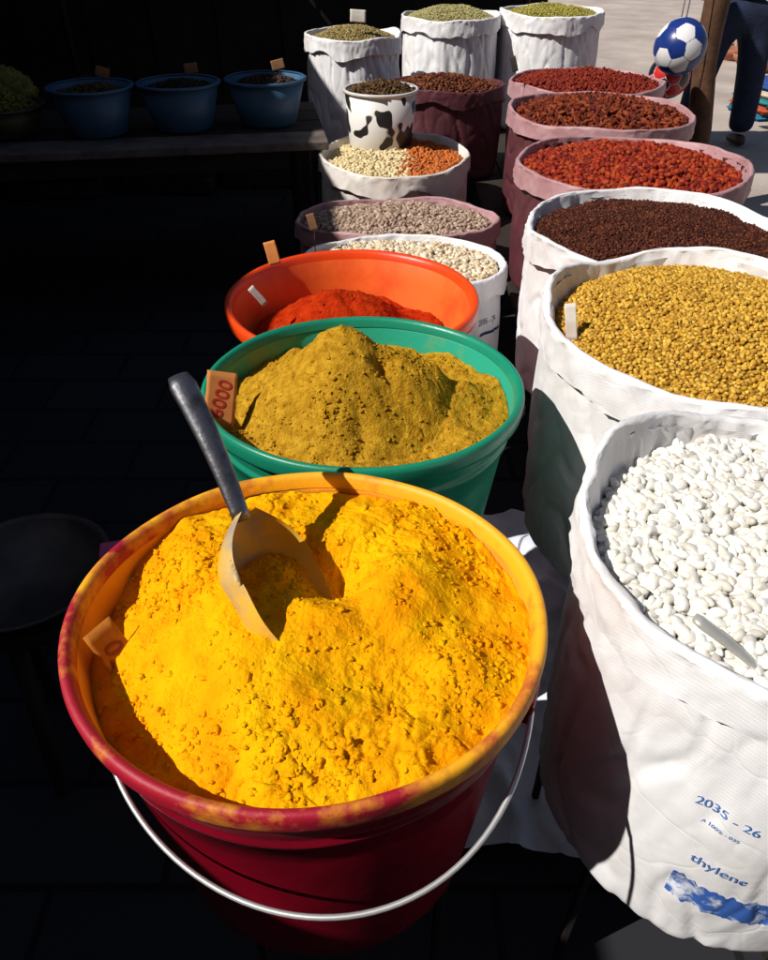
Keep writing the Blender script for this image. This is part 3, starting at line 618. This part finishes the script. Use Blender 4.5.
c1=P(680,47,3.55); ball(c1,.122,[bb,bw,M['ink_d']],'dark blue and white football hanging in front of the post',(.9,.5),2.1,True)
c2=P(669,76,3.80); ball(c2,.105,[bk,br_,bw],'red and black football hanging just below the blue one',(.2,.8),2.1,False)
# ------------------------------------------------------------------ person
def skin(name,nodes,edges,m,parent,sub=2,root=0):
    me=bpy.data.meshes.new(name); me.from_pydata([n_[0] for n_ in nodes],edges,[]); ob=bpy.data.objects.new(name,me); COL.objects.link(ob)
    md=ob.modifiers.new('s','SKIN'); md.use_smooth_shade=True
    for i,n_ in enumerate(nodes):
        r=n_[1]; me.skin_vertices[0].data[i].radius=r if isinstance(r,tuple) else (r,r); me.skin_vertices[0].data[i].use_root=(i==root)
    s=ob.modifiers.new('u','SUBSURF'); s.levels=sub; s.render_levels=sub
    dg=bpy.context.evaluated_depsgraph_get(); me2=bpy.data.meshes.new_from_object(ob.evaluated_get(dg)); bpy.data.objects.remove(ob)
    return link(name,me2,m,parent)
pe=empty('person',(2.47,6.0,-.1),R(6)); tag(pe,'person in dark blue jeans walking away behind the wooden post','person')
skn=mat('skin',(.35,.2,.13),(.3,.16,.1),rough=.6); jeans=mat('denim',(.012,.022,.062),(.007,.013,.036),scale=14,rough=.9,bump=.5,bscale=40); shirt=mat('shirt',(.12,.13,.16),rough=.9,bump=.3)
nodes=[((0,0,.95),(.15,.11)),((0,0,1.15),(.14,.10)),((0,0,1.36),(.17,.11)),((0,0,1.47),(.07,.06)),((0,.01,1.56),.055),((0,.02,1.66),(.085,.1)),((0,.02,1.76),(.07,.085))]
edges=[(0,1),(1,2),(2,3),(3,4),(4,5),(5,6)]
for s in (-1,1):
    k=len(nodes); nodes+=[((s*.19,0,1.41),.055),((s*.25,-.02,1.14),.042),((s*.24,.14,.98),.03),((s*.22,.20,.95),(.022,.035))]
    edges+=[(2,k),(k,k+1),(k+1,k+2),(k+2,k+3)]
    for f in range(4):
        j=len(nodes); y=.225+.004*f; z=.965-.018*f; L=[.06,.075,.08,.07][f]
        nodes+=[((s*.21,y,z),.009),((s*(.21-L*.5),y+.01,z-.006),.008),((s*(.21-L),y+.004,z-.014),.006)]; edges+=[(k+3,j),(j,j+1),(j+1,j+2)]
    j=len(nodes); nodes+=[((s*.205,.19,.985),.010),((s*.18,.20,1.01),.008)]; edges+=[(k+3,j),(j,j+1)]
skin('body',nodes,edges,skn,pe)
nodes=[((0,0,.96),(.165,.125)),((0,0,.88),(.175,.13))]; edges=[(0,1)]
for s,fy in ((-1,.10),(1,-.08)):
    k=len(nodes); nodes+=[((s*.13,0,.78),.12),((s*.155,fy*.5,.50),.105),((s*.165,fy*.8,.28),.097),((s*.17,fy,.09),.09)]; edges+=[(1,k),(k,k+1),(k+1,k+2),(k+2,k+3)]
    skin('shoe',[((s*.17,fy-.07,.05),(.042,.045)),((s*.17,fy+.03,.048),(.045,.04)),((s*.175,fy+.14,.036),(.04,.03))],[(0,1),(1,2)],mat('shoe',(.10,.035,.018),rough=.5),pe)
skin('jeans',nodes,edges,jeans,pe)
nodes=[((0,0,1.15),(.165,.125)),((0,0,.93),(.175,.135)),((0,0,1.37),(.19,.125)),((0,0,1.47),(.08,.07))]; edges=[(0,1),(0,2),(2,3)]
for s in (-1,1): k=len(nodes); nodes+=[((s*.195,0,1.41),.07),((s*.245,-.018,1.2),.058)]; edges+=[(2,k),(k,k+1)]
skin('shirt',nodes,edges,shirt,pe)
skin('hair',[((0,-.005,1.70),(.098,.105)),((0,0,1.78),(.085,.095))],[(0,1)],mat('hair',(.012,.008,.006),rough=.8),pe)
# ------------------------------------------------------------------ goods across the street at right
cols=[(.02,.16,.30),(.5,.08,.03),(.03,.22,.26),(.6,.5,.4),(.02,.08,.3)]
for i in range(5):
    bm=bmesh.new(); box_bm(bm,(0,0,0),(.7-.02*i,.5,.05)); bmesh.ops.bevel(bm,geom=bm.edges[:],offset=.022,segments=3,affect='EDGES')
    bmesh.ops.subdivide_edges(bm,edges=bm.edges[:],cuts=3,use_grid_fill=True)
    for v in bm.verts: v.co+=Vector((0,0,.008*noise.noise(v.co*7+Vector((i,0,0)))))
    o=bm_obj('folded_blanket',bm,mat('blanket',cols[i],rough=.95,scale=12,bump=.5),None,True); o.location=(3.40,7.0,-.072+.053*i); o.rotation_euler=(0,0,.15+.05*i)
    tag(o,['dark teal blanket at the bottom of the folded stack','rust red blanket second from the bottom of the stack','sea green blanket in the middle of the folded stack','beige blanket second from the top of the stack','deep blue blanket on top of the folded stack'][i],'blanket','folded blankets by the street')
for j in range(4):
    for i in range(5):
        x=4.05+.34*i; y=9.0+.4*j+.05*math.sin(i*3); o=empty('clay_bowl',(x,y,-.098)); s=.14+.02*((i+j)%3)
        tag(o,'terracotta clay bowl on the street at the far right','bowl','terracotta bowls on the street')
        lathe('bowl',[(0,0),(s*.5,0),(s*.9,.07),(s,.12),(s*.95,.12),(s*.84,.07),(s*.45,.012),(0,.012)],[mat('clay',(.4,.16,.09),(.3,.11,.06),rough=.85)],o,seg=28)
